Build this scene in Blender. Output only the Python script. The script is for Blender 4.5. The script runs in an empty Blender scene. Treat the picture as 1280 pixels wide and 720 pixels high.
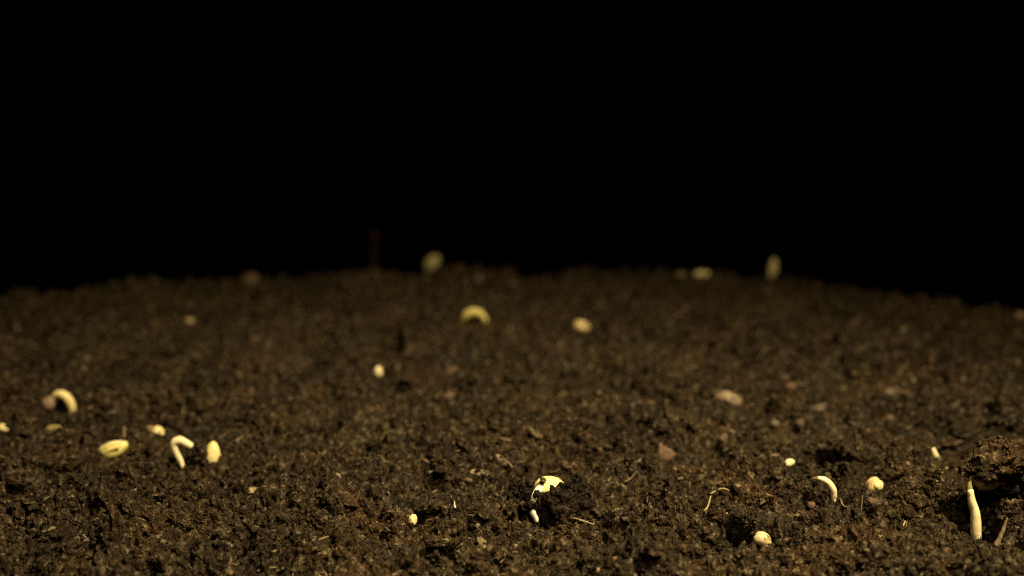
import bpy, bmesh, math, random
import numpy as np
from mathutils import Vector, Matrix, Euler

# ------------------------------------------------------------------ camera, world, light, exposure
# metres; the soil surface is near z = 0, the camera looks along +Y
R_ = math.radians
SC = bpy.context.scene
COL = SC.collection
FPX = 50.0 / 36.0 * 1280.0                    # focal length in photograph pixels
PITCH = math.atan(440.0 / FPX)
CAM_H = 0.1542

cam_d = bpy.data.cameras.new('camera')
cam = bpy.data.objects.new('camera', cam_d)
COL.objects.link(cam)
cam.location = (0, 0, CAM_H)
cam.rotation_euler = (math.pi / 2 - PITCH, 0, 0)
cam_d.lens = 50
cam_d.sensor_width = 36
cam_d.clip_start = 0.005
cam_d.clip_end = 50
cam_d.dof.use_dof = True
cam_d.dof.focus_distance = 0.380
cam_d.dof.aperture_fstop = 7.2
cam_d.dof.aperture_blades = 0
SC.camera = cam

w = bpy.data.worlds.new('World')
SC.world = w
w.use_nodes = True
w.node_tree.nodes['Background'].inputs[0].default_value = (0, 0, 0, 1)
w.node_tree.nodes['Background'].inputs[1].default_value = 0.0

# one small hard warm lamp above, to the right and a little in front, its beam aimed at the front of the bed
ld = bpy.data.lights.new('side_lamp', 'SPOT')
ld.energy = 49
ld.spot_size = R_(78)
ld.spot_blend = 1.0
ld.shadow_soft_size = 0.02
ld.color = (1.0, 0.81, 0.46)
lo = bpy.data.objects.new('side_lamp', ld)
COL.objects.link(lo)
lo.location = (0.26, 0.156, 0.577)
lo.rotation_euler = (Vector((0.04, 0.222, 0)) - Vector(lo.location)).to_track_quat('-Z', 'Y').to_euler()
# added weak fill, unseen above the camera, lifting shadows and stem fronts
fd = bpy.data.lights.new('front_fill', 'AREA')
fd.shape = 'DISK'
fd.size = 0.05
fd.energy = 0.085
fd.spread = R_(62)
fd.color = (1.0, 0.81, 0.46)
fo = bpy.data.objects.new('front_fill', fd)
COL.objects.link(fo)
fo.location = (0.06, 0.10, 0.30)
fo.rotation_euler = (Vector((0.0, 0.35, 0)) - Vector(fo.location)).to_track_quat('-Z', 'Y').to_euler()

SC.view_settings.view_transform = 'Standard'
SC.view_settings.look = 'None'
SC.view_settings.exposure = 0
SC.view_settings.gamma = 1
SC.view_settings.use_curve_mapping = False
SC.render.engine = 'CYCLES'
SC.cycles.use_denoising = False
SC.cycles.max_bounces = 6
SC.cycles.diffuse_bounces = 2
SC.cycles.sample_clamp_indirect = 2.0
SC.cycles.sample_clamp_direct = 6.0
SC.cycles.filter_width = 1.1

rng = np.random.default_rng(11)
random.seed(5)

# ------------------------------------------------------------------ where a photograph pixel lies in the place
CP, SP = math.cos(PITCH), math.sin(PITCH)

def ray(px, py):
    u = (px - 640) / FPX
    v = (360 - py) / FPX
    return u, CP + v * SP, -SP + v * CP

def gp(px, py, z=0.0):
    u, dy, dz = ray(px, py)
    t = (z - CAM_H) / dz
    return u * t, dy * t, z

def at(px, py, Y):
    """the point seen at a pixel, on the upright plane at distance Y"""
    u, dy, dz = ray(px, py)
    t = Y / dy
    return np.array((u * t, Y, CAM_H + dz * t))

def mpp(px, py):
    """metres per photograph pixel on the soil there"""
    u, dy, dz = ray(px, py)
    return (-CAM_H / dz) / FPX

# ------------------------------------------------------------------ noise
def vnoise(p, freq, seed):
    q = np.asarray(p, float) * freq + seed * 17.31 + 1000
    i = np.floor(q).astype(np.int64)
    f = q - i
    f = f * f * (3 - 2 * f)
    def h(a, b, c):
        n = (a * 73856093) ^ (b * 19349663) ^ (c * 83492791) ^ (seed * 2654435)
        n = (n ^ (n >> 13)) * 1274126177 & 0x7fffffff
        return ((n ^ (n >> 16)) & 0xffff) / 32767.5 - 1
    o = 0
    for a in (0, 1):
        for b in (0, 1):
            for c in (0, 1):
                wt = (f[:, 0] if a else 1 - f[:, 0]) * (f[:, 1] if b else 1 - f[:, 1]) * (f[:, 2] if c else 1 - f[:, 2])
                o = o + wt * h(i[:, 0] + a, i[:, 1] + b, i[:, 2] + c)
    return o

# ------------------------------------------------------------------ materials
MAT = {}
def mat(name):
    m = bpy.data.materials.new(name)
    m.use_nodes = True
    nt = m.node_tree
    b = nt.nodes['Principled BSDF']
    MAT[name] = m
    return m, nt, b

def node(nt, t, **k):
    n = nt.nodes.new(t)
    for a, v in k.items():
        setattr(n, a, v)
    return n

def ramp(nt, fac, stops):
    r = node(nt, 'ShaderNodeValToRGB')
    while len(r.color_ramp.elements) < len(stops):
        r.color_ramp.elements.new(0.5)
    for e, (p, c) in zip(r.color_ramp.elements, stops):
        e.position = p
        e.color = (*c, 1)
    nt.links.new(fac, r.inputs[0])
    return r.outputs[0]

def noise_tex(nt, vec, scale, detail=4, rough=0.6):
    n = node(nt, 'ShaderNodeTexNoise')
    n.inputs['Scale'].default_value = scale
    n.inputs['Detail'].default_value = detail
    n.inputs['Roughness'].default_value = rough
    nt.links.new(vec, n.inputs['Vector'])
    return n.outputs['Fac']

def mixc(nt, fac, a, b, mode='MIX'):
    m = node(nt, 'ShaderNodeMix', data_type='RGBA', blend_type=mode)
    for v, s in ((fac, m.inputs[0]), (a, m.inputs[6]), (b, m.inputs[7])):
        if isinstance(v, (int, float)):
            s.default_value = v
        elif isinstance(v, tuple):
            s.default_value = (*v, 1)
        else:
            nt.links.new(v, s)
    return m.outputs[2]

def soil_material(name='dark_soil', k=1.0):
    m, nt, b = mat(name)
    geo = node(nt, 'ShaderNodeNewGeometry').outputs['Position']
    big = noise_tex(nt, geo, 38, 3)
    mid = noise_tex(nt, geo, 520, 4, .65)
    fine = noise_tex(nt, geo, 2600, 3, .7)
    c1 = ramp(nt, mid, [(p, tuple(k * v for v in q)) for p, q in ((.28, (.0080, .0043, .0015)), (.47, (.0195, .0115, .0046)), (.60, (.056, .040, .0215)), (.74, (.240, .196, .132)))])
    c2 = ramp(nt, big, [(.34, (.66, .70, .70)), (.5, (.95, .95, .92)), (.66, (1.35, 1.22, 1.06))])
    c = mixc(nt, 1.0, c1, c2, 'MULTIPLY')
    c3 = ramp(nt, fine, [(.32, (.55, .55, .55)), (.52, (1, 1, 1)), (.70, (1.9, 1.8, 1.6))])
    c = mixc(nt, 1.0, c, c3, 'MULTIPLY')
    nt.links.new(c, b.inputs['Base Color'])
    b.inputs['Roughness'].default_value = .5
    b.inputs['Specular IOR Level'].default_value = .12
    bp = node(nt, 'ShaderNodeBump')
    bp.inputs['Strength'].default_value = .9
    bp.inputs['Distance'].default_value = .00035
    nt.links.new(fine, bp.inputs['Height'])
    bp2 = node(nt, 'ShaderNodeBump')
    bp2.inputs['Strength'].default_value = .6
    bp2.inputs['Distance'].default_value = .0008
    nt.links.new(mid, bp2.inputs['Height'])
    nt.links.new(bp.outputs[0], bp2.inputs['Normal'])
    nt.links.new(bp2.outputs[0], b.inputs['Normal'])
    return m

def debris_material():
    """flecks of bark, straw, grit: every fleck takes its own colour"""
    m, nt, b = mat('mixed_flecks')
    oi = node(nt, 'ShaderNodeObjectInfo').outputs['Random']
    c = ramp(nt, oi, [(0, (.05, .034, .018)), (.25, (.095, .058, .028)), (.45, (.08, .056, .028)), (.62, (.13, .082, .040)), (.8, (.12, .092, .048)), (.94, (.15, .115, .064)), (1, (.21, .18, .11))])
    geo = node(nt, 'ShaderNodeNewGeometry').outputs['Position']
    n = noise_tex(nt, geo, 900, 4)
    c = mixc(nt, 1.0, c, ramp(nt, n, [(.3, (.5, .5, .5)), (.7, (1.25, 1.2, 1.1))]), 'MULTIPLY')
    nt.links.new(c, b.inputs['Base Color'])
    b.inputs['Roughness'].default_value = .75
    b.inputs['Specular IOR Level'].default_value = .3
    return m

def plant_material(name, ca, cb, dirt=.0, rough=.42, sss=.25, scale=260, bump=.00006, dirt_col=(.05, .035, .02)):
    m, nt, b = mat(name)
    co = node(nt, 'ShaderNodeTexCoord').outputs['Object']
    n = noise_tex(nt, co, scale, 4)
    c = ramp(nt, n, [(.32, ca), (.68, cb)])
    if dirt > 0:
        d = noise_tex(nt, co, 700, 5, .7)
        k = ramp(nt, d, [(.63 - dirt, (0, 0, 0)), (.70 - dirt, (1, 1, 1))])
        d2 = noise_tex(nt, co, 210, 2)
        k = mixc(nt, 1.0, k, ramp(nt, d2, [(.42, (0, 0, 0)), (.6, (1, 1, 1))]), 'MULTIPLY')
        c = mixc(nt, k, c, dirt_col)
    nt.links.new(c, b.inputs['Base Color'])
    b.inputs['Roughness'].default_value = rough
    b.inputs['Specular IOR Level'].default_value = .35
    if sss:
        b.subsurface_method = 'BURLEY'
        b.inputs['Subsurface Weight'].default_value = sss
        b.inputs['Subsurface Radius'].default_value = (1.0, .7, .3)
        b.inputs['Subsurface Scale'].default_value = .0012
    if bump:
        bp = node(nt, 'ShaderNodeBump')
        bp.inputs['Strength'].default_value = .5
        bp.inputs['Distance'].default_value = bump
        nt.links.new(noise_tex(nt, co, 1100, 4), bp.inputs['Height'])
        nt.links.new(bp.outputs[0], b.inputs['Normal'])
    return m

SOIL = soil_material()
DARKER = soil_material('darker_soil', .27)  # same soil pattern with every tone darkened alike
FLECK = debris_material()
plant_material('cotyledon_yellow', (.70, .56, .22), (.80, .68, .34), .06)
plant_material('cotyledon_cream', (.76, .65, .34), (.84, .74, .45), .06)
plant_material('cotyledon_green', (.56, .48, .13), (.72, .60, .22), .06)
plant_material('stem_cream', (.72, .61, .34), (.82, .72, .45), .06)
plant_material('stem_white', (.74, .68, .52), (.84, .78, .62), .06)
plant_material('stem_green_tip', (.16, .13, .045), (.28, .23, .08), .08)
plant_material('seed_tan', (.52, .36, .17), (.72, .54, .28), .10)
plant_material('seed_coat_pink', (0.220, 0.128, 0.086), (0.294, 0.190, 0.128), .10, .6, .1)
plant_material('seed_olive', (.20, .16, .06), (.32, .26, .10), .10)
plant_material('seed_brown', (.13, .085, .04), (.22, .15, .07), .12, .6, .1)
plant_material('radicle_dark', (.34, .23, .10), (.46, .33, .15), .0, .6, 0)
plant_material('rootlet_tan', (0.178, 0.126, 0.063), (0.266, 0.200, 0.111), .10, .7, 0)
plant_material('straw', (0.252, 0.185, 0.081), (0.370, 0.289, 0.148), .08, .6, 0)
plant_material('stalk_red', (.14, .055, .02), (.22, .09, .035), .0, .7, 0)
plant_material('pebble_tan', (0.215, 0.152, 0.089), (0.311, 0.229, 0.141), .15, .8, 0, 500, .0004)
plant_material('pebble_pale', (0.311, 0.266, 0.185), (0.400, 0.348, 0.252), .15, .8, 0, 500, .0004)
plant_material('pebble_grey', (0.100, 0.078, 0.050), (0.157, 0.122, 0.078), .15, .8, 0, 500, .0004)
plant_material('pebble_rust', (0.091, 0.049, 0.026), (0.140, 0.082, 0.043), .15, .8, 0, 500, .0004)
plant_material('bark_brown', (0.077, 0.043, 0.023), (0.122, 0.072, 0.036), .15, .8, 0, 500, .0004)

# ------------------------------------------------------------------ mesh helpers
def mesh_from(name, V, F, material, smooth=True):
    V = np.asarray(V, np.float32)
    F = np.asarray(F, np.int32)
    me = bpy.data.meshes.new(name)
    k = F.shape[1]
    me.vertices.add(len(V))
    me.vertices.foreach_set('co', V.ravel())
    me.loops.add(F.size)
    me.loops.foreach_set('vertex_index', F.ravel())
    me.polygons.add(len(F))
    me.polygons.foreach_set('loop_start', np.arange(0, F.size, k, dtype=np.int32))
    me.polygons.foreach_set('loop_total', np.full(len(F), k, np.int32))
    me.update(calc_edges=True)
    me.validate()
    me.polygons.foreach_set('use_smooth', np.full(len(me.polygons), smooth, bool))
    me.materials.append(material)
    return me

def add(name, me, parent=None, loc=None, rot=None, scale=None):
    o = bpy.data.objects.new(name, me)
    COL.objects.link(o)
    if loc is not None: o.location = loc
    if rot is not None: o.rotation_euler = rot
    if scale is not None: o.scale = scale
    if parent is not None: o.parent = parent
    return o

def tag(o, label, cat, group=None):
    o['label'] = label
    o['category'] = cat
    if group: o['group'] = group
    return o

def root(name, loc, label, cat, group=None):
    return tag(add(name, None, loc=loc), label, cat, group)

def ico(sub):
    bm = bmesh.new()
    bmesh.ops.create_icosphere(bm, subdivisions=sub, radius=1)
    bm.verts.ensure_lookup_table()
    V = np.array([v.co[:] for v in bm.verts])
    F = np.array([[v.index for v in f.verts] for f in bm.faces])
    bm.free()
    return V, F
ICO = {k: ico(k) for k in (1, 2, 3, 4)}

def crumb_shape(sub, seed, rough=1.2):
    V, F = ICO[sub]
    n = .30 * vnoise(V, 1.3, seed) + .34 * vnoise(V, 2.7, seed + 50) + (.17 * vnoise(V, 5.6, seed + 90) if sub > 1 else 0) + (.09 * vnoise(V, 11, seed + 130) if sub > 2 else 0)
    r = np.random.default_rng(seed)
    s = np.array((r.uniform(.8, 1.7), r.uniform(.6, 1.1), r.uniform(.5, 1.0)))
    return V * (1 + rough * n)[:, None] * s, F

def rotm(e):
    return np.array(Euler(e).to_matrix())

# ------------------------------------------------------------------ the soil bed: a raster of heights, then a mesh
RES = .0004
X0, X1, Y0, Y1 = -.42, .42, .262, .79
NX, NY = int((X1 - X0) / RES) + 1, int((Y1 - Y0) / RES) + 1
gx = X0 + np.arange(NX) * RES
gy = Y0 + np.arange(NY) * RES

def fbm(lo_w, hi_w, beta, seed):
    """band-limited noise; lo_w / hi_w = shortest / longest wavelength in metres"""
    r = np.random.default_rng(seed)
    f = np.fft.rfft2(r.standard_normal((NY, NX)).astype(np.float32))
    k = np.hypot(np.fft.fftfreq(NY, RES)[:, None], np.fft.rfftfreq(NX, RES)[None, :])
    k[0, 0] = 1
    a = np.where((k > 1 / hi_w) & (k < 1 / lo_w), k ** (-beta), 0)
    a[0, 0] = 0
    o = np.fft.irfft2(f * a, s=(NY, NX))
    return (o / o.std()).astype(np.float32)

# far rim of the bed, traced as it runs on the ground
EDGE = [gp(x, y) for x, y in ((-260, 420), (-120, 396), (0, 377), (100, 364), (200, 351), (300, 345), (400, 340), (540, 337), (640, 336), (800, 339), (960, 345), (1050, 353), (1150, 374), (1280, 393), (1420, 420), (1560, 460))]
ex = np.array([e[0] for e in EDGE]); ey = np.array([e[1] for e in EDGE])
rim = np.interp(gx, ex, ey)
rim = np.convolve(np.pad(rim, 60, mode='edge'), np.ones(121) / 121, 'valid')[:NX]
over = gy[:, None] - rim[None, :] + .012
side = np.abs(gx)[None, :] - .385 + 0 * gy[:, None]
front = .285 - gy[:, None] + 0 * gx[None, :]
def fall(d, wdt):
    t = np.clip(d / wdt, 0, None)
    return np.where(t < 1, t * t, 2 * t - 1)
H = (-.020 * fall(over, .035) - .03 * fall(side, .03) - .03 * fall(front, .02)).astype(np.float32)
H = np.maximum(H, -.06)
H += .0014 * fbm(.025, .2, 1.4, 1) + .0015 * fbm(.010, .05, 1.2, 2)

def bump_at(px, py, rw, rd, h, z=0):
    """a soft swelling (h > 0) or a hollow in the soil: half widths in pixels across / metres in depth"""
    x, y, _ = gp(px, py, z)
    m = mpp(px, py)
    d2 = ((gx[None, :] - x) / (rw * m)) ** 2 + ((gy[:, None] - y) / rd) ** 2
    sl = d2 < 9
    H[sl] += (h * np.exp(-d2[sl] * 1.2)).astype(np.float32)

for a in ((1250, 640, 70, .020, .0065), (1120, 598, 60, .012, .0045), (1180, 700, 110, .02, .003), (845, 596, 34, .008, .0032), (690, 640, 70, .014, .002),
          (350, 655, 45, .012, .004), (560, 640, 40, .010, .0022), (40, 640, 60, .015, .002), (575, 345, 40, .02, .004), (500, 590, 60, .012, .002), (1000, 700, 90, .02, .002), (150, 345 + 15, 60, .02, .003), (1200, 520, 60, .02, .004)):
    bump_at(*a)
HLOW = H.copy()

# rounded lumps of every size, packed by taking the higher surface
dens_mask = fbm(.02, .12, 1.5, 7)
for px, py, rw, rd, k in ((1180, 650, 140, .05, 2.4), (360, 650, 60, .02, 1.3), (840, 600, 60, .012, 1.2), (60, 650, 90, .03, .6)):
    x, y, _ = gp(px, py)
    dens_mask += k * np.exp(-((gx[None, :] - x) / (rw * mpp(px, py))) ** 2 - ((gy[:, None] - y) / rd) ** 2)
def stamp_lumps(n, rmin, rmax, flat, proud, seed, mask_bias):
    r = np.random.default_rng(seed)
    cnt = 0
    ys = r.uniform(.31, .72, n)
    xs = r.uniform(-1, 1, n) * np.minimum(.40 * ys + .03, .40)
    u = r.random(n)
    rad = rmin * (rmax / rmin) ** (u ** 2.2)
    asp = r.uniform(.7, 1.4, n)
    ang = r.uniform(0, math.pi, n)
    pr = r.uniform(.35, 1, n) * proud
    for i in range(n):
        x, y, a = xs[i], ys[i], rad[i]
        ci, cj = int((y - Y0) / RES), int((x - X0) / RES)
        if dens_mask[ci, cj] * mask_bias < r.normal() * .8 - .4: continue
        k = int(a * 1.4 / RES) + 1
        i0, i1, j0, j1 = ci - k, ci + k + 1, cj - k, cj + k + 1
        dy = (gy[i0:i1] - y)[:, None]
        dx = (gx[j0:j1] - x)[None, :]
        ca, sa = math.cos(ang[i]), math.sin(ang[i])
        q = 1 - ((dx * ca + dy * sa) / (a * asp[i])) ** 2 - ((dy * ca - dx * sa) / (a / asp[i])) ** 2
        top = HL0[ci, cj] + a * (pr[i] - flat) + a * flat * np.sqrt(np.clip(q, 0, None))
        s = H[i0:i1, j0:j1]
        np.copyto(s, top.astype(np.float32), where=(q > 0) & (top > s))
HL0 = H.copy()
stamp_lumps(1600, .0022, .0055, 1.0, .8, 21, 1.8)
HL0 = H * .6 + HL0 * .4
stamp_lumps(11000, .0008, .0022, 1.0, .85, 22, 1.2)
HL0 = H.copy()
stamp_lumps(40000, .0005, .0011, 1.1, .9, 23, .3)
H += .00018 * fbm(.0009, .003, .2, 31) + .00045 * fbm(.0018, .010, .8, 32)

# crevices: the troughs of a coarse noise sink steeply
crev = fbm(.0025, .022, 1.1, 36)
calm = np.interp(gy, (.33, .41, .48), (1, .85, .55)).astype(np.float32)[:, None]      # the back of the bed is raked finer
H -= .0042 * calm * np.clip((crev - 1.15) / .45, 0, 1)
crev = fbm(.0012, .006, .5, 37)
H -= .0011 * calm * np.clip((crev - .45) / .5, 0, 1)

# dark cracks and burrows that the picture shows
PITS = [(920, 680, 26, .010, .026), (1037, 584, 21, .011, .016), (192, 636, 11, .006, .012), (95, 676, 11, .006, .012), (115, 636, 14, .005, .006), (545, 691, 25, .006, .022), (12, 614, 18, .007, .014),
        (1240, 670, 13, .006, .005), (480, 562, 10, .006, .005), (420, 545, 9, .006, .005), (580, 560, 22, .006, .004), (830, 507, 14, .006, .006), (875, 505, 12, .006, .006),
        (945, 552, 9, .005, .005), (172, 570, 12, .006, .006), (250, 590, 18, .005, .006), (1055, 520, 7, .007, .006), (1240, 520, 16, .010, .007), (310, 487, 9, .006, .006),
        (490, 432, 16, .012, .006), (765, 560, 10, .006, .005), (1205, 560, 10, .006, .005), (400, 655, 20, .006, .004), (1085, 640, 14, .004, .006), (110, 658, 14, .005, .005), (40, 652, 12, .004, .005),
        (660, 690, 9, .004, .005), (120, 700, 20, .005, .005), (470, 605, 12, .005, .005), (860, 625, 14, .004, .005), (1010, 660, 16, .005, .004), (360, 630, 14, .005, .005), (300, 700, 14, .004, .005)]
for px, py, rw, rd, dp in PITS:
    x, y, _ = gp(px, py)
    m = mpp(px, py)
    q = ((gx[None, :] - x) / (rw * m)) ** 2 + ((gy[:, None] - y) / rd) ** 2
    s = q < 2.2
    ii, jj = np.nonzero(s)
    wob = .35 * vnoise(np.stack([gx[jj], gy[ii], 0 * ii], 1), 260, 3)
    qq = q[ii, jj] + wob
    H[ii, jj] -= (dp * np.clip((1.1 - qq) / .5, 0, 1)).astype(np.float32)

# things that lie free of the crumbs: the soil at and before them is pressed down
CLEAR = [(142, 572, 20), (226, 584, 18), (264, 583, 22), (82, 512, 20), (517, 660, 18), (953, 683, 16), (987, 584, 10), (1093, 616, 15), (1040, 620, 12), (1170, 577, 9), (1220, 672, 16), (676, 655, 14), (5, 540, 14), (67, 541, 15),
         (196, 547, 20), (473, 470, 10), (422, 501, 8), (727, 415, 15), (594, 402, 20), (540, 340, 18), (966, 349, 11), (877, 350, 16), (851, 352, 12), (911, 507, 18), (828, 577, 17), (1252, 682, 12), (314, 358, 16)]
for px, py, rw in CLEAR:
    x, y, _ = gp(px, py)
    m = mpp(px, py)
    q = ((gx[None, :] - x) / (rw * 1.25 * m)) ** 2 + ((gy[:, None] - (y - .006)) / .011) ** 2
    ii, jj = np.nonzero(q < 1)
    k = np.clip((1 - q[ii, jj]) * 2.5, 0, 1)
    h0 = H[ii, jj]; cap = np.minimum(h0, HLOW[ii, jj] + .0004 + .12 * (h0 - HLOW[ii, jj]))
    H[ii, jj] = h0 * (1 - k) + cap * k

def clear_of_things(x, y, grow=1.1):
    ok = np.ones(len(x), bool)
    for px, py, rw in CLEAR:
        cx, cy, _ = gp(px, py)
        ok &= ((x - cx) / (rw * grow * mpp(px, py))) ** 2 + ((y - (cy - .005)) / (.009 * grow)) ** 2 > 1
    return ok

def hs(x, y, G=None):
    G = H if G is None else G
    fx = np.clip((np.asarray(x) - X0) / RES, 0, NX - 1.001)
    fy = np.clip((np.asarray(y) - Y0) / RES, 0, NY - 1.001)
    j, i = fx.astype(int), fy.astype(int)
    a, b = fx - j, fy - i
    return (G[i, j] * (1 - a) + G[i, j + 1] * a) * (1 - b) + (G[i + 1, j] * (1 - a) + G[i + 1, j + 1] * a) * b

def ground(px, py):
    """the soil point seen at a pixel"""
    z = 0.0
    for _ in range(5):
        x, y, _z = gp(px, py, z)
        z = .5 * z + .5 * float(hs(x, y, HLOW))
    return np.array(gp(px, py, z))

def lean(x, y, z):
    """raised soil leans forward and the back of a hollow is undercut"""
    d = z - hs(x, y, HLOW)
    return -.38 * np.clip(d, -.002, .004) + .75 * np.clip(-d - .003, 0, .025)

nrow, ncol, nside = 640, 980, 60
t = np.linspace(0, 1, nrow)
ys = 1 / (1 / .318 + t * (1 / .705 - 1 / .318))           # even steps as seen from where one stands
ys = np.concatenate([np.linspace(Y0, .317, 30), ys, np.linspace(.708, Y1, 30)])
u = np.linspace(-1, 1, ncol)
half = np.minimum(.385 * ys + .016, .30)
core = half[:, None] * u[None, :]
sl = np.linspace(0, 1, nside + 1)[1:]
right = half[:, None] + (X1 - half)[:, None] * sl[None, :]
XX = np.concatenate([-right[:, ::-1], core, right], 1)
YY = np.repeat(ys[:, None], XX.shape[1], 1)
ZZ = hs(XX, YY)
P = np.stack([XX, YY, ZZ], -1)
# push the surface sideways a little so that lumps overhang
jit = vnoise(P.reshape(-1, 3), 700, 5).reshape(XX.shape)
jit2 = vnoise(P.reshape(-1, 3), 650, 9).reshape(XX.shape)
P[..., 0] += .00035 * jit
P[..., 1] += .0004 * jit2 + lean(XX, YY, ZZ)
nr, nc = XX.shape
idx = np.arange(nr * nc).reshape(nr, nc)
F = np.stack([idx[:-1, :-1], idx[:-1, 1:], idx[1:, 1:], idx[1:, :-1]], -1).reshape(-1, 4)
soil = add('soil', mesh_from('soil', P.reshape(-1, 3), F, SOIL))
soil['kind'] = 'structure'
soil['label'] = 'dark brown crumbly soil bed with a rounded far rim'

# ------------------------------------------------------------------ loose crumbs on the soil, too many to count
def shape_collection(name, n, sub, seed, material, squash=(1, 1, 1), smooth=True):
    c = bpy.data.collections.new(name)
    for k in range(n):
        V, F = crumb_shape(sub, seed + k * 7)
        o = bpy.data.objects.new('%s_shape' % name, mesh_from(name, V * np.array(squash), F, material, smooth))
        c.objects.link(o)
    return c

def scatter(name, pts, rot, scl, idx, coll):
    me = bpy.data.meshes.new(name)
    me.vertices.add(len(pts))
    me.vertices.foreach_set('co', np.asarray(pts, np.float32).ravel())
    for nm, ty, v, f in (('turn', 'FLOAT_VECTOR', rot, 'vector'), ('size', 'FLOAT', scl, 'value'), ('pick', 'INT', idx, 'value')):
        a = me.attributes.new(nm, ty, 'POINT')
        a.data.foreach_set(f, np.asarray(v, np.int32 if ty == 'INT' else np.float32).ravel())
    me.update()
    o = add(name, me)
    o['kind'] = 'stuff'
    g = bpy.data.node_groups.new(name, 'GeometryNodeTree')
    g.interface.new_socket('Geometry', in_out='INPUT', socket_type='NodeSocketGeometry')
    g.interface.new_socket('Geometry', in_out='OUTPUT', socket_type='NodeSocketGeometry')
    L = g.links.new
    i, out = g.nodes.new('NodeGroupInput'), g.nodes.new('NodeGroupOutput')
    ci = g.nodes.new('GeometryNodeCollectionInfo')
    ci.inputs['Collection'].default_value = coll
    ci.inputs['Separate Children'].default_value = True
    ci.inputs['Reset Children'].default_value = True
    iop = g.nodes.new('GeometryNodeInstanceOnPoints')
    iop.inputs['Pick Instance'].default_value = True
    def attr(nm, ty):
        n = g.nodes.new('GeometryNodeInputNamedAttribute')
        n.data_type = ty
        n.inputs['Name'].default_value = nm
        return n.outputs['Attribute']
    e = g.nodes.new('FunctionNodeEulerToRotation')
    L(attr('turn', 'FLOAT_VECTOR'), e.inputs[0])
    L(i.outputs[0], iop.inputs['Points'])
    L(ci.outputs[0], iop.inputs['Instance'])
    L(attr('pick', 'INT'), iop.inputs['Instance Index'])
    L(e.outputs[0], iop.inputs['Rotation'])
    L(attr('size', 'FLOAT'), iop.inputs['Scale'])
    L(iop.outputs[0], out.inputs[0])
    md = o.modifiers.new('scatter', 'NODES')
    md.node_group = g
    return o

def spots(n, seed, near_bias=1.0):
    r = np.random.default_rng(seed)
    v = r.random(n) ** near_bias
    y = 1 / (1 / .318 + v * (1 / .70 - 1 / .318))
    x = r.uniform(-1, 1, n) * (.385 * y + .016)
    return x, y, r

def crumbs(name, n, rmin, rmax, seed, coll, ncoll, sink=.25, bias=1.0, power=2.5, clump=.7, tumble=1.0):
    x, y, r = spots(n, seed, bias)
    keep = dens_mask[((y - Y0) / RES).astype(int), ((x - X0) / RES).astype(int)] * clump > r.normal(size=n) - .9
    if rmax > .0005: keep &= clear_of_things(x, y, 1.4 if rmax > .002 else 1.1)
    x, y = x[keep], y[keep]
    hz = hs(x, y)
    keep = hz > hs(x, y, HLOW) - .0045
    x, y, hz = x[keep], y[keep], hz[keep]
    n = len(x)
    s = rmin * (rmax / rmin) ** (r.random(n) ** power)
    z = hz + s * (r.uniform(-sink, .85 - sink, n))
    y = y + lean(x, y, hz)
    return scatter(name, np.stack([x, y, z], 1), r.uniform(-3.14, 3.14, (n, 3)) * np.array((tumble, tumble, 1)), s, r.integers(0, ncoll, n), coll)

CR = shape_collection('crumb', 14, 3, 300, SOIL, smooth=False)
fine_o = crumbs('fine_soil_crumbs', 140000, .00013, .00042, 41, CR, 14, bias=.9, sink=.1, clump=.3)
fine_o['label'] = 'fine dark soil crumbs covering the bed'
mid_o = crumbs('medium_soil_crumbs', 85000, .0003, .0011, 44, CR, 14, sink=-.2, power=1.8, clump=1.6, bias=1.35)
mid_o['label'] = 'medium dark soil crumbs heaped over the bed'
big_o = crumbs('coarse_soil_crumbs', 10500, .0008, .0024, 42, CR, 14, sink=.0, power=2.0, clump=2.6, bias=1.4)
big_o['label'] = 'coarser dark soil crumbs strewn over the bed'
FL = shape_collection('fleck', 10, 2, 700, FLECK, (1.3, .8, .5), True)
fl_o = crumbs('bark_and_grit_flecks', 3600, .00035, .0013, 43, FL, 10, sink=.2, power=1.7, clump=.4, tumble=.15)
fl_o['label'] = 'small tan and rusty flecks of bark and grit in the soil'

# ------------------------------------------------------------------ builders for the things in the soil
def catmull(pts, rad, n):
    p = np.asarray(pts, float); k = len(p)
    e = np.vstack([2 * p[0] - p[1], p, 2 * p[-1] - p[-2]])
    out = []; ro = []
    for s in np.linspace(0, k - 1 - 1e-6, n):
        i = int(s); f = s - i
        a, b, c, d = e[i:i + 4]
        out.append(.5 * (2 * b + (c - a) * f + (2 * a - 5 * b + 4 * c - d) * f * f + (3 * b - a - 3 * c + d) * f ** 3))
        ro.append(rad[i] * (1 - f) + rad[i + 1] * f)
    return np.array(out), np.array(ro)

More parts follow.
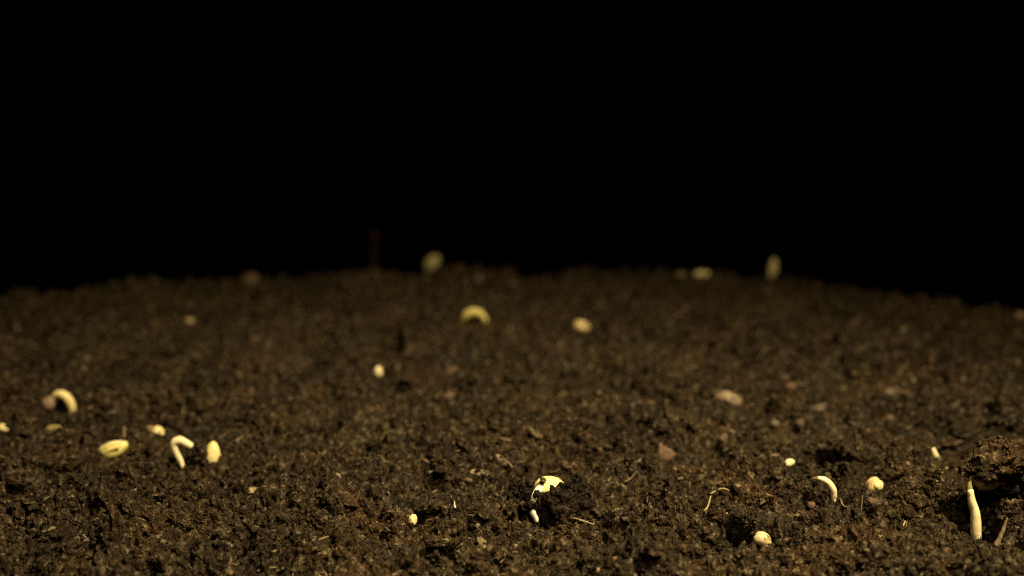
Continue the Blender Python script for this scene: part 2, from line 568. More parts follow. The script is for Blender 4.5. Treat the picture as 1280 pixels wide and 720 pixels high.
def tube(pts, rad, n=28, m=14, wob=.06, seed=1, cap=True):
    """a tapering round shoot; rad per point in metres"""
    c, r = catmull(pts, rad, n)
    if cap:                                                  # rounded ends
        a = np.linspace(.0, 1, 5)[:-1]
        s0 = c[0] - (c[1] - c[0]) / np.linalg.norm(c[1] - c[0]) * r[0] * .9
        s1 = c[-1] + (c[-1] - c[-2]) / np.linalg.norm(c[-1] - c[-2]) * r[-1] * .9
        c = np.vstack([s0 + (c[0] - s0) * (1 - np.cos(a * math.pi / 2))[:, None], c, (s1 + (c[-1] - s1) * (1 - np.cos(a * math.pi / 2))[:, None])[::-1]])
        k0 = np.sqrt(np.clip(1 - np.cos(a * math.pi / 2) ** 2, .0025, 1))
        r = np.concatenate([r[0] * k0, r, (r[-1] * k0)[::-1]])
    T = np.gradient(c, axis=0)
    T /= np.linalg.norm(T, axis=1)[:, None] + 1e-12
    up = np.array((0.13, 1.0, .21))
    V = []
    ang = np.linspace(0, 2 * math.pi, m, endpoint=False)
    for p, q, tt in zip(c, r, T):
        a = np.cross(tt, up); a /= np.linalg.norm(a) + 1e-12
        b = np.cross(tt, a)
        V.append(p + q * (np.cos(ang)[:, None] * a + np.sin(ang)[:, None] * b))
    V = np.array(V)
    k = len(c)
    ctr = np.repeat(c[:, None], m, 1)
    s = np.mean(rad)
    w_ = vnoise(V.reshape(-1, 3), .7 / s, seed).reshape(k, m)
    V = ctr + (V - ctr) * (1 + wob * w_)[..., None]
    V = V.reshape(-1, 3)
    F = []
    for i in range(k - 1):
        for j in range(m):
            F.append((i * m + j, i * m + (j + 1) % m, (i + 1) * m + (j + 1) % m, (i + 1) * m + j))
    return V, np.array(F)

def local(V, o):
    return V - np.asarray(o)

def seed_half(a, b, c, side, seed, taper=.18):
    """one seed leaf: a half of a plump egg with a flat inner face; a long axis x, seam plane z = 0"""
    V, F = ICO[3]
    V = V.copy()
    V[:, 2] = np.where(V[:, 2] * side < 0, V[:, 2] * .12, V[:, 2])
    x = V[:, 0]
    k = 1 - taper * x - .06 * (x > .2) * (x - .2)
    V = V * np.stack([np.ones_like(x), k, k], 1)
    V = V * (1 + .05 * vnoise(V, 1.7, seed) + .02 * vnoise(V, 5, seed + 3))[:, None]
    return V * np.array((a, b, c)), F

def whole_seed(a, b, c, seed, groove=.16, kidney=.12, taper=.12):
    """a bean: egg with a lengthwise furrow and a slight bend"""
    V, F = ICO[4]
    V = V.copy()
    x, y, z = V.T
    g = np.exp(-((z - .18) / .12) ** 2) * (y < .2)
    k = (1 - groove * g) * (1 + .05 * vnoise(V, 1.6, seed) + .018 * vnoise(V, 5, seed + 3))
    V = V * k[:, None]
    V[:, 1:] *= (1 - taper * V[:, 0])[:, None]
    V[:, 2] -= kidney * (V[:, 0] ** 2 - .3)
    return V * np.array((a, b, c)), F

def split_seed(px, py, L, Wd, tilt, label, mats, open_=6, roll=-70, yaw=0, sink=.1, Y=None, group=None, radicle=None, name='bean_seed'):
    """seed lying open: two seed leaves and, where it shows, a root tip"""
    m = mpp(px, py)
    hh = max(abs(math.sin(R_(tilt))) * L / 2, Wd / 2)
    if Y is None:
        Y = ground(px, py + hh * (1 - sink))[1] + Wd / 2 * m * .3
    c = at(px, py, Y)
    r = root(name, c, label, 'seed', group)
    base = rotm((0, R_(-tilt), 0))
    base = rotm((0, 0, R_(yaw))) @ base @ rotm((R_(roll), 0, 0))
    for s, mm in ((1, mats[0]), (-1, mats[1])):
        V, F = seed_half(L / 2 * m, Wd / 2 * m * 1.0, Wd / 2 * m, s, int(px) + s)
        V = V @ rotm((0, R_(-s * open_ * .5), 0)).T + np.array((0, 0, -s * Wd * .03 * m))
        add('cotyledon', mesh_from('cotyledon', V @ base.T, F, MAT[mm]), r)
    if radicle:
        pts = [(at(x, y, Y - d * m) - c) for x, y, d, _ in radicle]
        V, F = tube(pts, [q * m for *_, q in radicle], 16, 10)
        add('radicle', mesh_from('radicle', V, F, MAT['radicle_dark']), r)
    return r

def bean(px, py, L, Wd, tilt, label, mm, roll=-40, yaw=0, sink=.15, name='bean_seed', Y=None, hilum=True, group=None, cat='seed', **k):
    m = mpp(px, py)
    hh = max(abs(math.sin(R_(tilt))) * L / 2, Wd / 2)
    if Y is None:
        Y = ground(px, py + hh * (1 - sink))[1] + Wd / 2 * m * .3
    c = at(px, py, Y)
    r = root(name, c, label, cat, group)
    base = rotm((0, 0, R_(yaw))) @ rotm((0, R_(-tilt), 0)) @ rotm((R_(roll), 0, 0))
    V, F = whole_seed(L / 2 * m, Wd / 2 * m, Wd / 2 * m, int(px), **k)
    add('seed_body', mesh_from('seed_body', V @ base.T, F, MAT[mm]), r)
    if hilum:
        V, F = crumb_shape(2, int(py), .3)
        V = V * np.array((L * .10, Wd * .05, Wd * .06)) * m + np.array((L * .12 * m, -Wd * .47 * m, Wd * .06 * m))
        add('seed_scar', mesh_from('seed_scar', V @ base.T, F, MAT['seed_brown']), r)
    return r

def shoot(parent, c, pts, mm, part='stem', n=30, wob=.07, seed=2):
    """pts: (px, py, metres towards the viewer, radius px)"""
    m = mpp(pts[0][0], pts[0][1])
    P_ = [at(x, y, c[1] - d) - np.asarray(c) for x, y, d, _ in pts]
    V, F = tube(P_, [q * m for *_, q in pts], n, 14, wob, seed)
    return add(part, mesh_from(part, V, F, MAT[mm]), parent)

def clod(px, py, rw, rh, label, n=60, sub=1, seed=1, depth=None, Y=None, crumb=(.0006, .0016), sink=.12, name='soil_clod', material=None):
    """a lump of soil: a rough core with crumbs stuck all over it; centre pixel, half width / half height in pixels"""
    m = mpp(px, py)
    r = np.random.default_rng(seed + 1000)
    if Y is None:
        Y = ground(px, py + rh * (1 - sink))[1] + rw * m * .3
    c = at(px, py, Y)
    ax = np.array((rw * m, (depth or rw * m * .8), rh * m)) * .86
    V, F = ICO[4]
    k = 1 + .26 * vnoise(V, 1.6, seed) + .26 * vnoise(V, 3.4, seed + 9) + .17 * vnoise(V, 7, seed + 4) + .08 * vnoise(V, 15, seed + 8)
    core = V * k[:, None]
    VV, FF, off = [core * ax], [F], len(V)
    for i in range(n):
        d = core[r.integers(len(core))]
        p = d * ax * r.uniform(.9, 1.06)
        s = crumb[0] * (crumb[1] / crumb[0]) ** (r.random() ** 1.8)
        cv, cf = crumb_shape(sub, seed * 31 + i % 9)
        VV.append((cv * s) @ rotm(r.uniform(0, 6.28, 3)).T + p)
        FF.append(cf + off)
        off += len(cv)
    o = add(name, mesh_from(name, np.concatenate(VV), np.concatenate(FF), material or SOIL, False), loc=c)
    return tag(o, label, 'soil clod')

def pebble(px, py, wd, ht, mm, label, seed=1, name='pebble', cat='pebble', tilt=0, flat=.8, sink=.5, cusp=0, group=None):
    """an angular little stone or chip, faces cut at random planes"""
    m = mpp(px, py)
    r = np.random.default_rng(seed + 77)
    V, F = ICO[3]
    V = V.copy()
    for _ in range(11):                                      # knock flats onto it
        nrm = r.normal(size=3); nrm /= np.linalg.norm(nrm)
        d = r.uniform(.62, .92)
        s = V @ nrm
        V -= np.where(s > d, s - d, 0)[:, None] * nrm
    if cusp:
        V[:, 0] *= 1 - cusp * np.clip(V[:, 2] + .2, 0, 2) * .6
        V[:, 2] *= 1 + .25 * cusp
    V *= (1 + .05 * vnoise(V, 3, seed) + .03 * vnoise(V, 8, seed + 1))[:, None]
    V *= 1.12 * np.array((wd / 2, wd / 2 * flat, ht / 2)) * m
    V = V @ rotm((r.uniform(-.2, .2), R_(-tilt), r.uniform(-.3, .3))).T
    Y = ground(px, py + ht / 2 * (1 - sink))[1] + wd / 2 * flat * m * .4
    o = add(name, mesh_from(name, V, F, MAT[mm]), loc=at(px, py, Y))
    return tag(o, label, cat, group)

def rootlet(pts, rad, mm, label, name='rootlet', cat='rootlet', lift=0.0004, group=None, forks=()):
    """a thin root or straw lying on or standing out of the soil; pts (px, py, height above soil in px or None)"""
    m = mpp(*pts[0][:2])
    W = []
    for p in pts:
        g = ground(p[0], p[1])
        if len(p) > 2:                                       # stands in the plane of its foot
            g = at(p[0], p[1], ground(pts[p[2]][0], pts[p[2]][1])[1])
        else:
            g = g + np.array((0, 0, max(0, float(hs(g[0], g[1])) - g[2]) + lift))
        W.append(g)
    c = W[0].copy()
    rr = np.linspace(rad, rad * .55, len(W)) * m if np.isscalar(rad) else np.array(rad) * m
    V, F = tube([q - c for q in W], rr, 10 * len(W), 8, .15, int(pts[0][0]))
    o = add(name, mesh_from(name, V, F, MAT[mm]), loc=c)
    for f in forks:
        W2 = []
        for p in f:
            g = ground(*p)
            g[2] = max(g[2], float(hs(g[0], g[1]))) + lift
            W2.append(g - c)
        V, F = tube(W2, np.linspace(rad * .8, rad * .4, len(W2)) * m, 10 * len(W2), 8, .15, int(f[0][0]))
        add('side_root', mesh_from('side_root', V, F, MAT[mm]), o)
    return tag(o, label, cat, group)

# ------------------------------------------------------------------ seeds and seedlings
# pale seed lying open at left
split_seed(142, 562, 40, 23, 23, 'large pale yellow seed split open lengthwise, lying alone left of the hooked sprout', ('cotyledon_cream', 'cotyledon_green'), 1, -66,
           radicle=[(126, 569, 9.5, .5), (136, 564, 11.2, .6), (143, 561, 11.5, .8), (148, 560, 11, 1.2)])

# hooked sprout with its seed leaf hidden behind a clod
g0 = ground(229, 583)
r = root('bean_seedling', g0, 'white hooked sprout arching to the right with its yellow seed leaf beyond a dark clod', 'seedling')
shoot(r, g0, [(230, 586, 0, 3.2), (225, 575, 0, 4.0), (219, 563, .0003, 4.6), (217, 554, .0005, 5.0), (224, 550, .0005, 5.1), (233, 554, .0003, 4.8), (241, 559, 0, 4.3)], 'stem_cream', seed=4)
shoot(r, g0, [(240, 558, 0, 3.9), (247, 560, -.0006, 3.4), (255, 563, -.001, 3.2), (262, 567, -.001, 3)], 'stem_green_tip', 'stem_neck')
m_ = mpp(265, 567)
V, F = seed_half(16.5 * m_, 10.5 * m_, 11 * m_, 1, 12, .22)
B_ = rotm((0, R_(-82), 0)) @ rotm((R_(78), 0, 0))
add('cotyledon', mesh_from('cotyledon', V @ B_.T + (at(266, 567, g0[1] + .0004) - g0), F, MAT['cotyledon_yellow']), r)
V, F = seed_half(14 * m_, 9 * m_, 8 * m_, -1, 15, .1)
add('cotyledon', mesh_from('cotyledon', V @ B_.T + (at(262, 568, g0[1] + .0016) - g0), F, MAT['cotyledon_green']), r)
clod(251, 568, 11, 20, 'dark narrow soil clod wedged between the hooked white stem and its yellow seed leaf', 60, 1, 5, .0025, g0[1] - .0016, (.0004, .0009))

# blurred curled sprout near the left edge
g0 = ground(86, 514)
r = root('bean_seedling', g0, 'blurred curled yellow sprout with a pinkish brown seed coat near the left edge', 'seedling')
shoot(r, g0, [(90, 516, 0, 4.8), (89, 507, .0004, 5.6), (85, 499, .0006, 6.2), (79, 494, .0006, 6), (71, 493, .0003, 4.6), (66, 498, 0, 3.4)], 'cotyledon_yellow', seed=6)
V, F = whole_seed(10.5 * mpp(60, 505), 8 * mpp(60, 505), 8.5 * mpp(60, 505), 31)
add('seed_coat', mesh_from('seed_coat', V @ rotm((.4, R_(-65), 0)).T + (at(61, 504, g0[1]) - g0), F, MAT['seed_coat_pink']), r)

# the seedling that breaks through in the middle, lifting a clod
g0 = ground(672, 648)
r = root('bean_seedling', g0, 'seedling breaking through at centre, its bright yellow seed leaf capping a dark clod', 'seedling')
m_ = mpp(685, 612)
V, F = seed_half(19 * m_, 15 * m_, 15 * m_, 1, 41, .05)
add('cotyledon', mesh_from('cotyledon', V @ rotm((R_(20), R_(-8), 0)).T + (at(686, 610, g0[1] + .002) - g0), F, MAT['cotyledon_yellow']), r)
V, F = seed_half(17 * m_, 13 * m_, 10 * m_, -1, 44, .05)
add('cotyledon', mesh_from('cotyledon', V @ rotm((R_(20), R_(-8), 0)).T + (at(686, 611, g0[1] + .0022) - g0), F, MAT['cotyledon_green']), r)
shoot(r, g0, [(679, 609, -.0002, 5), (673, 613, .0012, 4.6), (668, 621, .0028, 4.2), (665, 631, .0036, 4.0), (666, 640, .0040, 4.4), (670, 650, .0036, 3.6)], 'stem_white', seed=9, wob=.4)
clod(706, 631, 38, 29, 'large dark crumbly clod lifted by the yellow seed leaf at centre', 150, 2, 7, .0048, g0[1] - .0015, (.0004, .0016), material=DARKER)
clod(651, 621, 17, 21, 'smaller dark clod against the left side of the central seedling', 90, 1, 8, .0032, g0[1] + .0012, (.0004, .0011), material=DARKER)
clod(664, 631, 8, 5, 'tiny soil crumb stuck across the white stem of the central seedling', 14, 1, 9, .0016, g0[1] - .0046, (.0003, .0008), material=DARKER)
clod(671, 617, 4, 2.5, 'small dark crumb stuck just under the central yellow seed leaf', 14, 1, 11, .0014, g0[1] - .0036, (.0003, .0007), material=DARKER)
clod(716, 651, 22, 8, 'low dark clod at the front right foot of the central mound', 60, 1, 12, .003, g0[1] - .004, (.0004, .0012), material=DARKER)
clod(688, 653, 14, 6, 'low dark clod at the front foot of the central mound, behind the brown twig', 40, 1, 13, .0025, g0[1] - .003, (.0004, .0011), material=DARKER)
clod(679, 600, 4, 3, 'tiny soil crumb stuck on top of the central yellow seed leaf', 10, 1, 10, .001, g0[1] - .0004, (.0002, .0005))

# single seeds in the near soil
bean(516, 650, 16, 11, 78, 'small bright yellow seed standing on end, left of the central clod', 'cotyledon_yellow', -30, 0, -.1)
bean(953, 674, 23, 18, -24, 'round tan seed beside the black burrow in the near soil', 'seed_tan', -55, 0, .25)
bean(987, 578.5, 13, 10, 28, 'tiny bright cream seed in front of a dark hollow, right of centre', 'cotyledon_cream', -20, 0, .1)
r = bean(1092, 607, 23, 19, 82, 'plump tan seed half sunk among lumps between the curved root and the tall sprout', 'seed_tan', -60, 0, .3)
V, F = whole_seed(7 * mpp(1097, 606), 5.5 * mpp(1097, 606), 6 * mpp(1097, 606), 61)
add('seed_leaf', mesh_from('seed_leaf', V @ rotm((0, R_(-70), 0)).T + (at(1098, 607, r.location.y - .0016) - np.array(r.location)), F, MAT['cotyledon_yellow']), r)

g0 = ground(1041, 622)
r = root('sprouting_root', g0, 'pale curved root bending down into the soil, left of the plump tan seed', 'sprout')
shoot(r, g0, [(1042, 626, 0, 3.2), (1042, 615, .0002, 4.2), (1038, 606, .0003, 4.3), (1031, 600, .0002, 3.8), (1024, 598, -.0002, 3.0)], 'stem_cream', seed=12)
shoot(r, g0, [(1026, 599, 0, 2.9), (1021, 598, -.0004, 2.6), (1016, 599, -.001, 1.8)], 'seed_brown', 'root_tip', 12)

g0 = ground(1169, 577)
r = root('sprouting_root', g0, 'short pale yellow shoot standing upright, blurred, just behind the right-hand lumps', 'sprout')
shoot(r, g0, [(1171, 580, 0, 3.4), (1170, 572, 0, 3.9), (1168, 566, 0, 3.7), (1167, 562, 0, 2.8)], 'stem_cream', seed=14)

# tall sprout at right with a clod on its head
g0 = ground(1220, 672)
r = root('bean_seedling', g0, 'tall cream stem at right rising to a brown seed head under a clod', 'seedling')
shoot(r, g0, [(1221, 679, 0, 5.0), (1220, 666, 0, 7.0), (1219.5, 652, 0, 7.0), (1218, 638, 0, 6.0), (1214.5, 626, 0, 5.2), (1213, 614, 0, 4.3)], 'stem_cream', seed=16)
shoot(r, g0, [(1213, 618, 0, 4.3), (1212, 610, -.0004, 3.3), (1212, 603, -.001, 2.6), (1215, 596, -.0016, 2.4), (1222, 592, -.002, 2.6)], 'stem_green_tip', 'stem_neck', seed=17)
m_ = mpp(1230, 640)
for s, dz, mm in ((1, 0, 'seed_brown'), (-1, 1.5, 'seed_brown')):
    V, F = seed_half(19 * m_, 14 * m_, 14 * m_, s, 71 + s, .1)
    add('cotyledon', mesh_from('cotyledon', V @ rotm((R_(-60), R_(8), 0)).T + (at(1233, 597 + dz, g0[1] + .0035) - g0), F, MAT[mm]), r)
clod(1247, 578, 33, 25, 'tall crumbly clod resting on the seed head of the sprout at right', 120, 2, 21, .0062, g0[1] + .0036, (.0005, .0013))
clod(1276, 590, 20, 20, 'rough clod cut by the right edge beside the lifted seed head', 70, 1, 24, .006, g0[1] + .010, (.0005, .0013))
clod(1222, 577, 12, 9, 'small rough clod at the left shoulder of the clod over the tall sprout', 40, 1, 25, .003, g0[1] + .004, (.0004, .001))
clod(1208, 586, 9, 9, 'small crumb of soil clinging above the bend of the tall right sprout', 36, 1, 22, .002, g0[1] + .003, (.0004, .0008))
clod(1263, 600, 15, 16, 'dark clod tucked under the right end of the lifted seed head', 60, 1, 23, .005, g0[1] + .006, (.0005, .0012), material=DARKER)

# blurred seeds further back
bean(4, 535, 17, 10, -10, 'pale yellow seed cut off by the left edge, lying in the soil', 'cotyledon_yellow')
bean(67, 536, 22, 10, 4, 'dull olive seed half buried below the curled sprout at left', 'seed_olive')
r = bean(198, 539, 17, 12, -22, 'pale yellow seed with a brown coat end, behind the split seed and hooked sprout', 'cotyledon_yellow', -20)
V, F = whole_seed(7 * mpp(188, 538), 5.5 * mpp(188, 538), 5.5 * mpp(188, 538), 33)
add('seed_coat', mesh_from('seed_coat', V + (at(188, 537, r.location.y) - np.array(r.location)), F, MAT['seed_brown']), r)
bean(473, 464.5, 14, 11, 80, 'tiny pale round seed, blurred, below and left of the curved far seed', 'cotyledon_cream', -20)
bean(422, 497, 10, 8, 60, 'tiny dull pale seed, blurred, lower left of the brighter round seed', 'seed_olive', -20)
bean(727, 408, 22, 15, -14, 'blurred light tan seed alone in the dark middle ground', 'seed_tan', -30)
g0 = ground(594, 403)
r = root('bean_seedling', g0, 'blurred yellow sprout arched like a cap in the middle distance', 'seedling')
shoot(r, g0, [(580, 399, 0, 4.0), (584, 393, .0006, 5.0), (592, 390, .0008, 5.2), (600, 392, .0006, 4.8), (606, 400, 0, 4)], 'cotyledon_green', seed=18)
shoot(r, g0, [(604, 398, 0, 4.8), (608, 405, -.0005, 3.6), (609, 412, -.001, 2.6)], 'seed_coat_pink', 'root_tip', 14, seed=19)
bean(540, 329, 26, 17, 50, 'round pale yellow seed on the far rim, left of centre', 'cotyledon_yellow', -30, 0, .1, Y=ground(540, 341)[1])
split_seed(966, 336, 28, 12.5, 84, 'upright yellow seed standing on the far rim at right', ('cotyledon_yellow', 'cotyledon_yellow'), 3, -60)
bean(877, 344, 22, 11.5, 8, 'yellow seed lying flat on the far rim, right of its brown neighbour', 'cotyledon_yellow')
bean(851, 346, 14, 15, 60, 'small dull brown seed on the far rim beside the flat yellow seed', 'seed_brown')

# ------------------------------------------------------------------ stalk, pebbles, chips
g0 = ground(468, 340)
r = root('dry_stalk', g0, 'thin dark reddish stalk with a knobbed tip standing against the black background', 'stalk')
shoot(r, g0, [(468, 342, 0, 2.2), (468, 325, 0, 1.9), (467, 310, 0, 1.7), (468, 297, 0, 1.9)], 'stalk_red', seed=22)
V, F = whole_seed(5.5 * mpp(468, 340), 4 * mpp(468, 340), 4 * mpp(468, 340), 81)
add('bud', mesh_from('bud', V @ rotm((0, R_(-85), 0)).T + (at(468, 294, g0[1]) - g0), F, MAT['stalk_red']), r)

PB = [
    (314, 350, 28, 17, 'pebble_rust', 'blurred rusty brown chip on the far rim at left', 'bark_chip', 'chip', -15),
    (911, 499, 30, 19, 'pebble_tan', 'smooth tan pebble, largest of the blurred stones right of centre', 'pebble', 'pebble', -4),
    (896, 497, 9, 9, 'pebble_rust', 'tiny rusty pebble touching the left of the large tan pebble', 'pebble', 'pebble', 0),
    (828, 566, 27, 22, 'pebble_rust', 'pointed reddish tan stone behind the lumpy ridge right of the central seedling', 'pebble', 'pebble', 8),
    (597, 350, 13, 12, 'pebble_grey', 'small dim grey pebble near the far rim, above the arched sprout', 'pebble', 'pebble', 0),
    (961, 367, 11, 10, 'pebble_grey', 'small dim grey pebble below the upright far seed', 'pebble', 'pebble', 0),
    (562, 466, 26, 12, 'pebble_rust', 'slanting rusty bark chip in the middle ground, right of the tiny round seed', 'bark_chip', 'chip', 28),
    (562, 495, 16, 11, 'bark_brown', 'small brown bark chip just below the slanting rusty chip', 'bark_chip', 'chip', 5),
    (986, 486, 20, 14, 'pebble_rust', 'orange brown chip right of the large tan pebble', 'bark_chip', 'chip', 30),
    (981, 473, 12, 9, 'bark_brown', 'small brown chip perched behind the orange brown chip', 'bark_chip', 'chip', -20),
    (1025, 510, 22, 9, 'pebble_grey', 'flat pale sliver of stone, tilted, below the orange brown chip', 'stone_sliver', 'pebble', 14),
    (1113, 493, 15, 14, 'pebble_grey', 'round greyish pebble with a dull strip beside it at right', 'pebble', 'pebble', 0),
    (1129, 492, 22, 7, 'bark_brown', 'dull brown strip extending right from the greyish pebble', 'bark_chip', 'chip', 0),
    (1170, 488, 11, 11, 'pebble_tan', 'small round tan pebble right of the greyish pebble and its strip', 'pebble', 'pebble', 0),
    (1113, 524, 14, 9, 'pebble_rust', 'small reddish chip in the blurred soil below the greyish pebble', 'bark_chip', 'chip', -20),
    (1247, 545, 11, 12, 'pebble_pale', 'small pale pebble behind the crumbly clod at right', 'pebble', 'pebble', 50),
    (1186, 558, 13, 12, 'pebble_grey', 'small grey stone right of the short upright shoot', 'pebble', 'pebble', 0),
    (1164, 545, 16, 7, 'pebble_rust', 'thin orange chip slanting down above the short upright shoot', 'bark_chip', 'chip', -30),
    (600, 591, 24, 9, 'pebble_tan', 'flat tan stone half buried, up and left of the central seedling', 'pebble', 'pebble', -8),
    (590, 567, 15, 11, 'pebble_grey', 'greyish stone left of the standing rootlet', 'pebble', 'pebble', 0),
    (622, 573, 16, 11, 'pebble_tan', 'dull tan stone at the foot of the standing rootlet', 'pebble', 'pebble', -10),
    (729, 617, 23, 6, 'pebble_tan', 'flat light brown slip lying right of the central clod', 'bark_chip', 'chip', 0),
    (748, 564, 13, 9, 'pebble_rust', 'small pinkish stone in the blurred soil right of the central seedling', 'pebble', 'pebble', 0),
    (904, 549, 13, 12, 'pebble_rust', 'small rusty stone below the large tan pebble', 'pebble', 'pebble', 40),
    (970, 530, 12, 10, 'pebble_grey', 'small dull grey stone right of and below the large tan pebble', 'pebble', 'pebble', 0),
    (1000, 530, 14, 12, 'bark_brown', 'brown chip below the flat pale sliver', 'bark_chip', 'chip', 60),
    (1018, 632, 18, 14, 'pebble_rust', 'blocky reddish brown pebble below the curved pale root', 'pebble', 'pebble', -8),
    (1088, 627, 24, 10, 'bark_brown', 'brown curved shard over a dark gap under the plump tan seed', 'stone_shard', 'pebble', -6),
    (986, 677, 13, 12, 'pebble_rust', 'square orange brown pebble right of the round tan seed', 'pebble', 'pebble', 0),
    (1169, 613, 12, 10, 'pebble_tan', 'small light tan pebble midway between the plump tan seed and the tall sprout', 'pebble', 'pebble', -30),
    (1233, 636, 15, 9, 'pebble_tan', 'tan pebble right of the middle of the tall cream stem', 'pebble', 'pebble', 0),
    (16, 601, 18, 10, 'pebble_rust', 'reddish stone over a dark hollow at the left edge', 'pebble', 'pebble', 10),
    (108, 673, 14, 10, 'pebble_tan', 'small tan crumb of stone right of a dark hole at lower left', 'pebble', 'pebble', 0),
    (51, 630, 9, 9, 'pebble_tan', 'pale bit of grit in the lighter patch at left', 'pebble', 'pebble', 0),
    (441, 664, 22, 6, 'bark_brown', 'thin brown bark sliver left of the small standing seed', 'bark_chip', 'chip', 6),
    (769, 702, 12, 12, 'pebble_rust', 'small reddish stone near the bottom edge right of centre', 'pebble', 'pebble', 0),
    (749, 714, 10, 12, 'pebble_tan', 'small tan stone cut by the bottom edge right of centre', 'pebble', 'pebble', 30),
    (384, 600, 11, 10, 'pebble_tan', 'round tan pebble, left one of a pair astride a dark gap left of centre', 'pebble', 'pebble', 0),
    (419, 597, 15, 11, 'pebble_tan', 'wider tan pebble, right one of a pair astride a dark gap left of centre', 'pebble', 'pebble', 0),
    (316, 612, 22, 7, 'straw', 'yellowish flat fragment right of and below the yellow seed leaf at left', 'bark_chip', 'chip', 0),
    (126, 595, 13, 12, 'pebble_grey', 'round grey brown crumb of stone just below the split seed', 'pebble', 'pebble', 0),
    (5, 440, 10, 14, 'bark_brown', 'upright brown chip blurred at the left edge, in the upper soil', 'bark_chip', 'chip', 0),
    (8, 458, 13, 11, 'pebble_rust', 'rusty blurred chip at the left edge, in the upper soil', 'bark_chip', 'chip', 0),
    (213, 487, 17, 11, 'pebble_rust', 'blurred reddish chip up and right of the curled sprout', 'bark_chip', 'chip', -10),
    (318, 426, 14, 10, 'bark_brown', 'dim brown chip in the far left soil', 'bark_chip', 'chip', 0),
    (312, 492, 10, 16, 'bark_brown', 'upright brown chip in the middle ground at left', 'bark_chip', 'chip', -20),
    (374, 491, 16, 12, 'bark_brown', 'dull reddish brown chip left of the tiny dull pale seed', 'bark_chip', 'chip', -5),
    (640, 358, 11, 12, 'bark_brown', 'dim rusty chip near the far rim at centre', 'bark_chip', 'chip', 0),
    (1068, 404, 11, 11, 'bark_brown', 'dim rusty chip in the far soil at right', 'bark_chip', 'chip', 0),
    (1276, 396, 12, 12, 'pebble_tan', 'blurred tan stone at the right edge near the far rim', 'pebble', 'pebble', 0),
    (237, 402, 12, 9, 'straw', 'dim yellowish chip in the far soil at left', 'bark_chip', 'chip', 0),
]
for i, (px, py, wd, ht, mm, lab, nm, ct, tl) in enumerate(PB):
    pebble(px, py, wd, ht, mm, lab, i + 3, nm, ct, tl, cusp=.9 if (px, py) == (828, 566) else 0)

# ------------------------------------------------------------------ clods one can tell apart in the near soil
CL = [
    (848, 590, 22, 10, 'low rough clod right of the pointed reddish tan stone'),
    (820, 600, 16, 8, 'low rough clod left of and before the pointed reddish tan stone'),
    (1133, 590, 20, 13, 'dark arched clod behind and right of the plump tan seed'),
    (1068, 594, 12, 8, 'small clod between the curved root and the plump tan seed'),
    (1078, 570, 12, 6, 'low clod at the back edge of the dark hollow on the right'),
    (1165, 662, 13, 11, 'greyish rounded clod standing left of the tall cream stem'),
    (1142, 667, 14, 11, 'rounded clod just left of the greyish one near the tall stem'),
    (1190, 640, 13, 11, 'dark clod against the left side of the tall cream stem'),
    (1222, 692, 14, 11, 'clod directly below the foot of the tall cream stem'),
    (1100, 678, 14, 9, 'low clod left of the bent square rootlet at lower right'),
    (1180, 703, 18, 10, 'wide clod at the bottom edge below the tall sprout'),
    (1265, 702, 17, 12, 'rough clod in the bottom right corner'),
    (1109, 704, 16, 9, 'flat clod at the bottom edge under the bent square rootlet'),
    (1047, 690, 14, 8, 'low clod between the orange brown pebble and the bent rootlet'),
    (1262, 640, 13, 13, 'dark clod behind the leaning dry twig at the right edge'),
    (1150, 630, 13, 9, 'clod below the small light tan pebble near the tall sprout'),
    (330, 655, 12, 9, 'pale topped clod at the left of the rough heap left of centre'),
    (355, 650, 14, 11, 'dark clod in the middle of the rough heap left of centre'),
    (372, 668, 11, 9, 'clod at the front of the rough heap left of centre'),
    (395, 648, 13, 10, 'clod at the right of the rough heap left of centre'),
    (437, 617, 11, 8, 'small clod above the thin brown bark sliver'),
    (548, 632, 16, 8, 'low clod up and right of the small standing seed'),
    (565, 660, 17, 9, 'low clod right of the small standing seed'),
    (545, 676, 20, 7, 'low clod overhanging the dark gap below the small standing seed'),
    (620, 650, 12, 8, 'clod on the soil left of the central seedling'),
    (745, 640, 12, 8, 'clod at the right foot of the central clod'),
    (216, 598, 11, 7, 'clod at the foot of the white hooked stem'),
    (192, 622, 14, 6, 'clod overhanging a dark hole below the hooked sprout'),
    (40, 627, 15, 8, 'lighter rough clod right of the reddish stone at the left edge'),
    (15, 596, 17, 8, 'clod carrying the reddish stone at the left edge'),
    (575, 342, 20, 8, 'dim clod on the far rim beside the round pale seed'),
    (70, 356, 24, 7, 'dim clod making a bump on the far rim at left'),
    (30, 362, 14, 7, 'dim clod on the far rim next to the left edge'),
]
for i, (px, py, rw, rh, lab) in enumerate(CL):
    near = py > 560
    clod(px, py, rw, rh, lab, 55 if near else 25, 1, 40 + i * 3, crumb=(.0004, .0012) if near else (.0006, .0014))

# ------------------------------------------------------------------ rootlets, straws, twigs
rootlet([(668, 602), (655, 598, 0), (645, 590, 0), (637, 580, 0), (629, 573, 0)], 1.5, 'rootlet_tan', 'thin brown rootlet rising to the left behind the central clod')
rootlet([(688, 649), (704, 651), (724, 655), (742, 661)], 2.0, 'rootlet_tan', 'brown twig lying across the front foot of the central clod', 'twig', 'twig', .0012)
rootlet([(876, 646), (884, 636), (888, 624), (890, 612)], 1.3, 'straw', 'forked pale rootlet lying on open soil right of centre', forks=[[(888, 622), (904, 618), (922, 621), (934, 617)]])
rootlet([(862, 672), (872, 668), (882, 668), (886, 672)], 1.2, 'straw', 'short bowed rootlet left of the black burrow', lift=.0009)
rootlet([(1127, 679), (1127, 690), (1128, 697), (1142, 697), (1158, 698)], [1.2, 1.2, 1.2, 1.1, .9], 'straw', 'rootlet bent square like an L at lower right', lift=.0012)
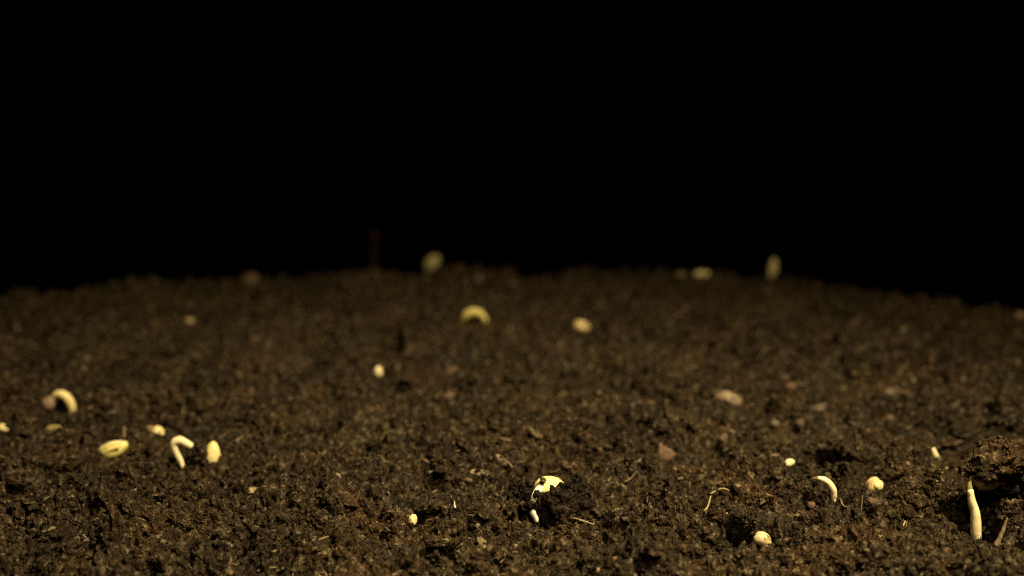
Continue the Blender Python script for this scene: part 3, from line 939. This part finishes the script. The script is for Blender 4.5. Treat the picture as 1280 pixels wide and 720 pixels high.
rootlet([(1131, 656), (1128, 664), (1129, 670), (1133, 673)], 1.1, 'straw', 'short curled hair root above the square bent rootlet', lift=.001)
rootlet([(1168, 598), (1180, 591), (1191, 583)], 2.0, 'straw', 'straight straw slanting up to the right, left of the tall sprout', 'straw', 'straw', .001)
rootlet([(1238, 622), (1252, 620), (1268, 614)], 2.4, 'straw', 'yellowish straw lying under the lifted seed head at right', 'straw', 'straw', .001)
rootlet([(395, 678), (403, 673, 0), (411, 671, 0), (418, 675, 0), (425, 680)], 1.2, 'straw', 'pale rootlet arched like a bow before the rough heap')
rootlet([(383, 668), (387, 676), (394, 679), (400, 680)], .9, 'rootlet_tan', 'faint hair root curling left of the pale bow-shaped rootlet', lift=.001)
rootlet([(273, 692), (276, 686), (280, 680)], 1.2, 'straw', 'short straw, the steeper of two forming a V at lower left', 'straw', 'straw', .001)
rootlet([(278, 690), (284, 685), (291, 681)], 1.1, 'straw', 'short straw, the flatter of two forming a V at lower left', 'straw', 'straw', .001)
rootlet([(1245, 684), (1249, 674, 0), (1254, 662, 0), (1259, 648, 0)], [3.6, 3.2, 2.4, .9], 'rootlet_tan', 'dry pointed twig leaning right, standing beside the tall cream stem', 'twig', 'twig')
rootlet([(1050, 628), (1054, 636), (1060, 643)], .9, 'rootlet_tan', 'fine dark hair root below the curved pale root', lift=.001)
rootlet([(1120, 622), (1121, 614, 0), (1119, 607, 0)], 1.0, 'rootlet_tan', 'fine upright fibre right of the plump tan seed')
rootlet([(1130, 608), (1136, 603, 0), (1138, 597, 0)], 1.0, 'straw', 'fine bent fibre on the dark arched clod behind the plump tan seed')
rootlet([(497, 650), (497, 641, 0), (496, 632, 0)], .9, 'straw', 'fine upright fibre left of the small standing seed')
rootlet([(569, 636), (568, 631, 0), (568, 627, 0)], 1.3, 'stem_white', 'tiny white root tip poking up left of the central seedling')
rootlet([(156, 552), (155, 543, 0), (155, 534, 0)], 2.4, 'rootlet_tan', 'blurred upright stub just behind the large split seed', 'twig', 'twig')
rootlet([(1262, 596), (1268, 582, 0), (1274, 572, 0)], 1.3, 'straw', 'thin straw standing at the right edge beside the crumbly clod', 'straw', 'straw')
rootlet([(902, 650), (920, 640), (944, 631)], 1.4, 'rootlet_tan', 'dull straw slanting up behind the black burrow', 'straw', 'straw', .0009)
rootlet([(781, 606), (788, 602), (796, 598)], 1.4, 'pebble_rust', 'short reddish twig on the soil left of the lumpy ridge', 'twig', 'twig', .0009)
rootlet([(420, 630), (434, 629), (444, 630)], 1.4, 'stalk_red', 'short dark reddish twig lying flat left of the small standing seed', 'twig', 'twig', .001)

# fine root hairs all through the soil, too many to count
r_ = np.random.default_rng(90)
VV, FF, off = [], [], 0
for i in range(650):
    xx, yy, _ = spots(1, 5000 + i, .8)
    x, y = xx[0], yy[0]
    a = r_.uniform(0, 6.28)
    L = r_.uniform(.0012, .0055)
    pts = []
    for k in range(5):
        pts.append((x, y, float(hs(x, y)) + r_.uniform(.0001, .0009)))
        a += r_.normal() * .5
        x += math.cos(a) * L / 4; y += math.sin(a) * L / 4
    V, F = tube(pts, [r_.uniform(.00007, .00014)] * 4 + [.00005], 12, 5, 0, i, False)
    VV.append(V); FF.append(F + off); off += len(V)
hair = add('root_hairs', mesh_from('root_hairs', np.concatenate(VV), np.concatenate(FF), MAT['rootlet_tan']))
hair['kind'] = 'stuff'
hair['label'] = 'fine brown root hairs scattered through the soil'
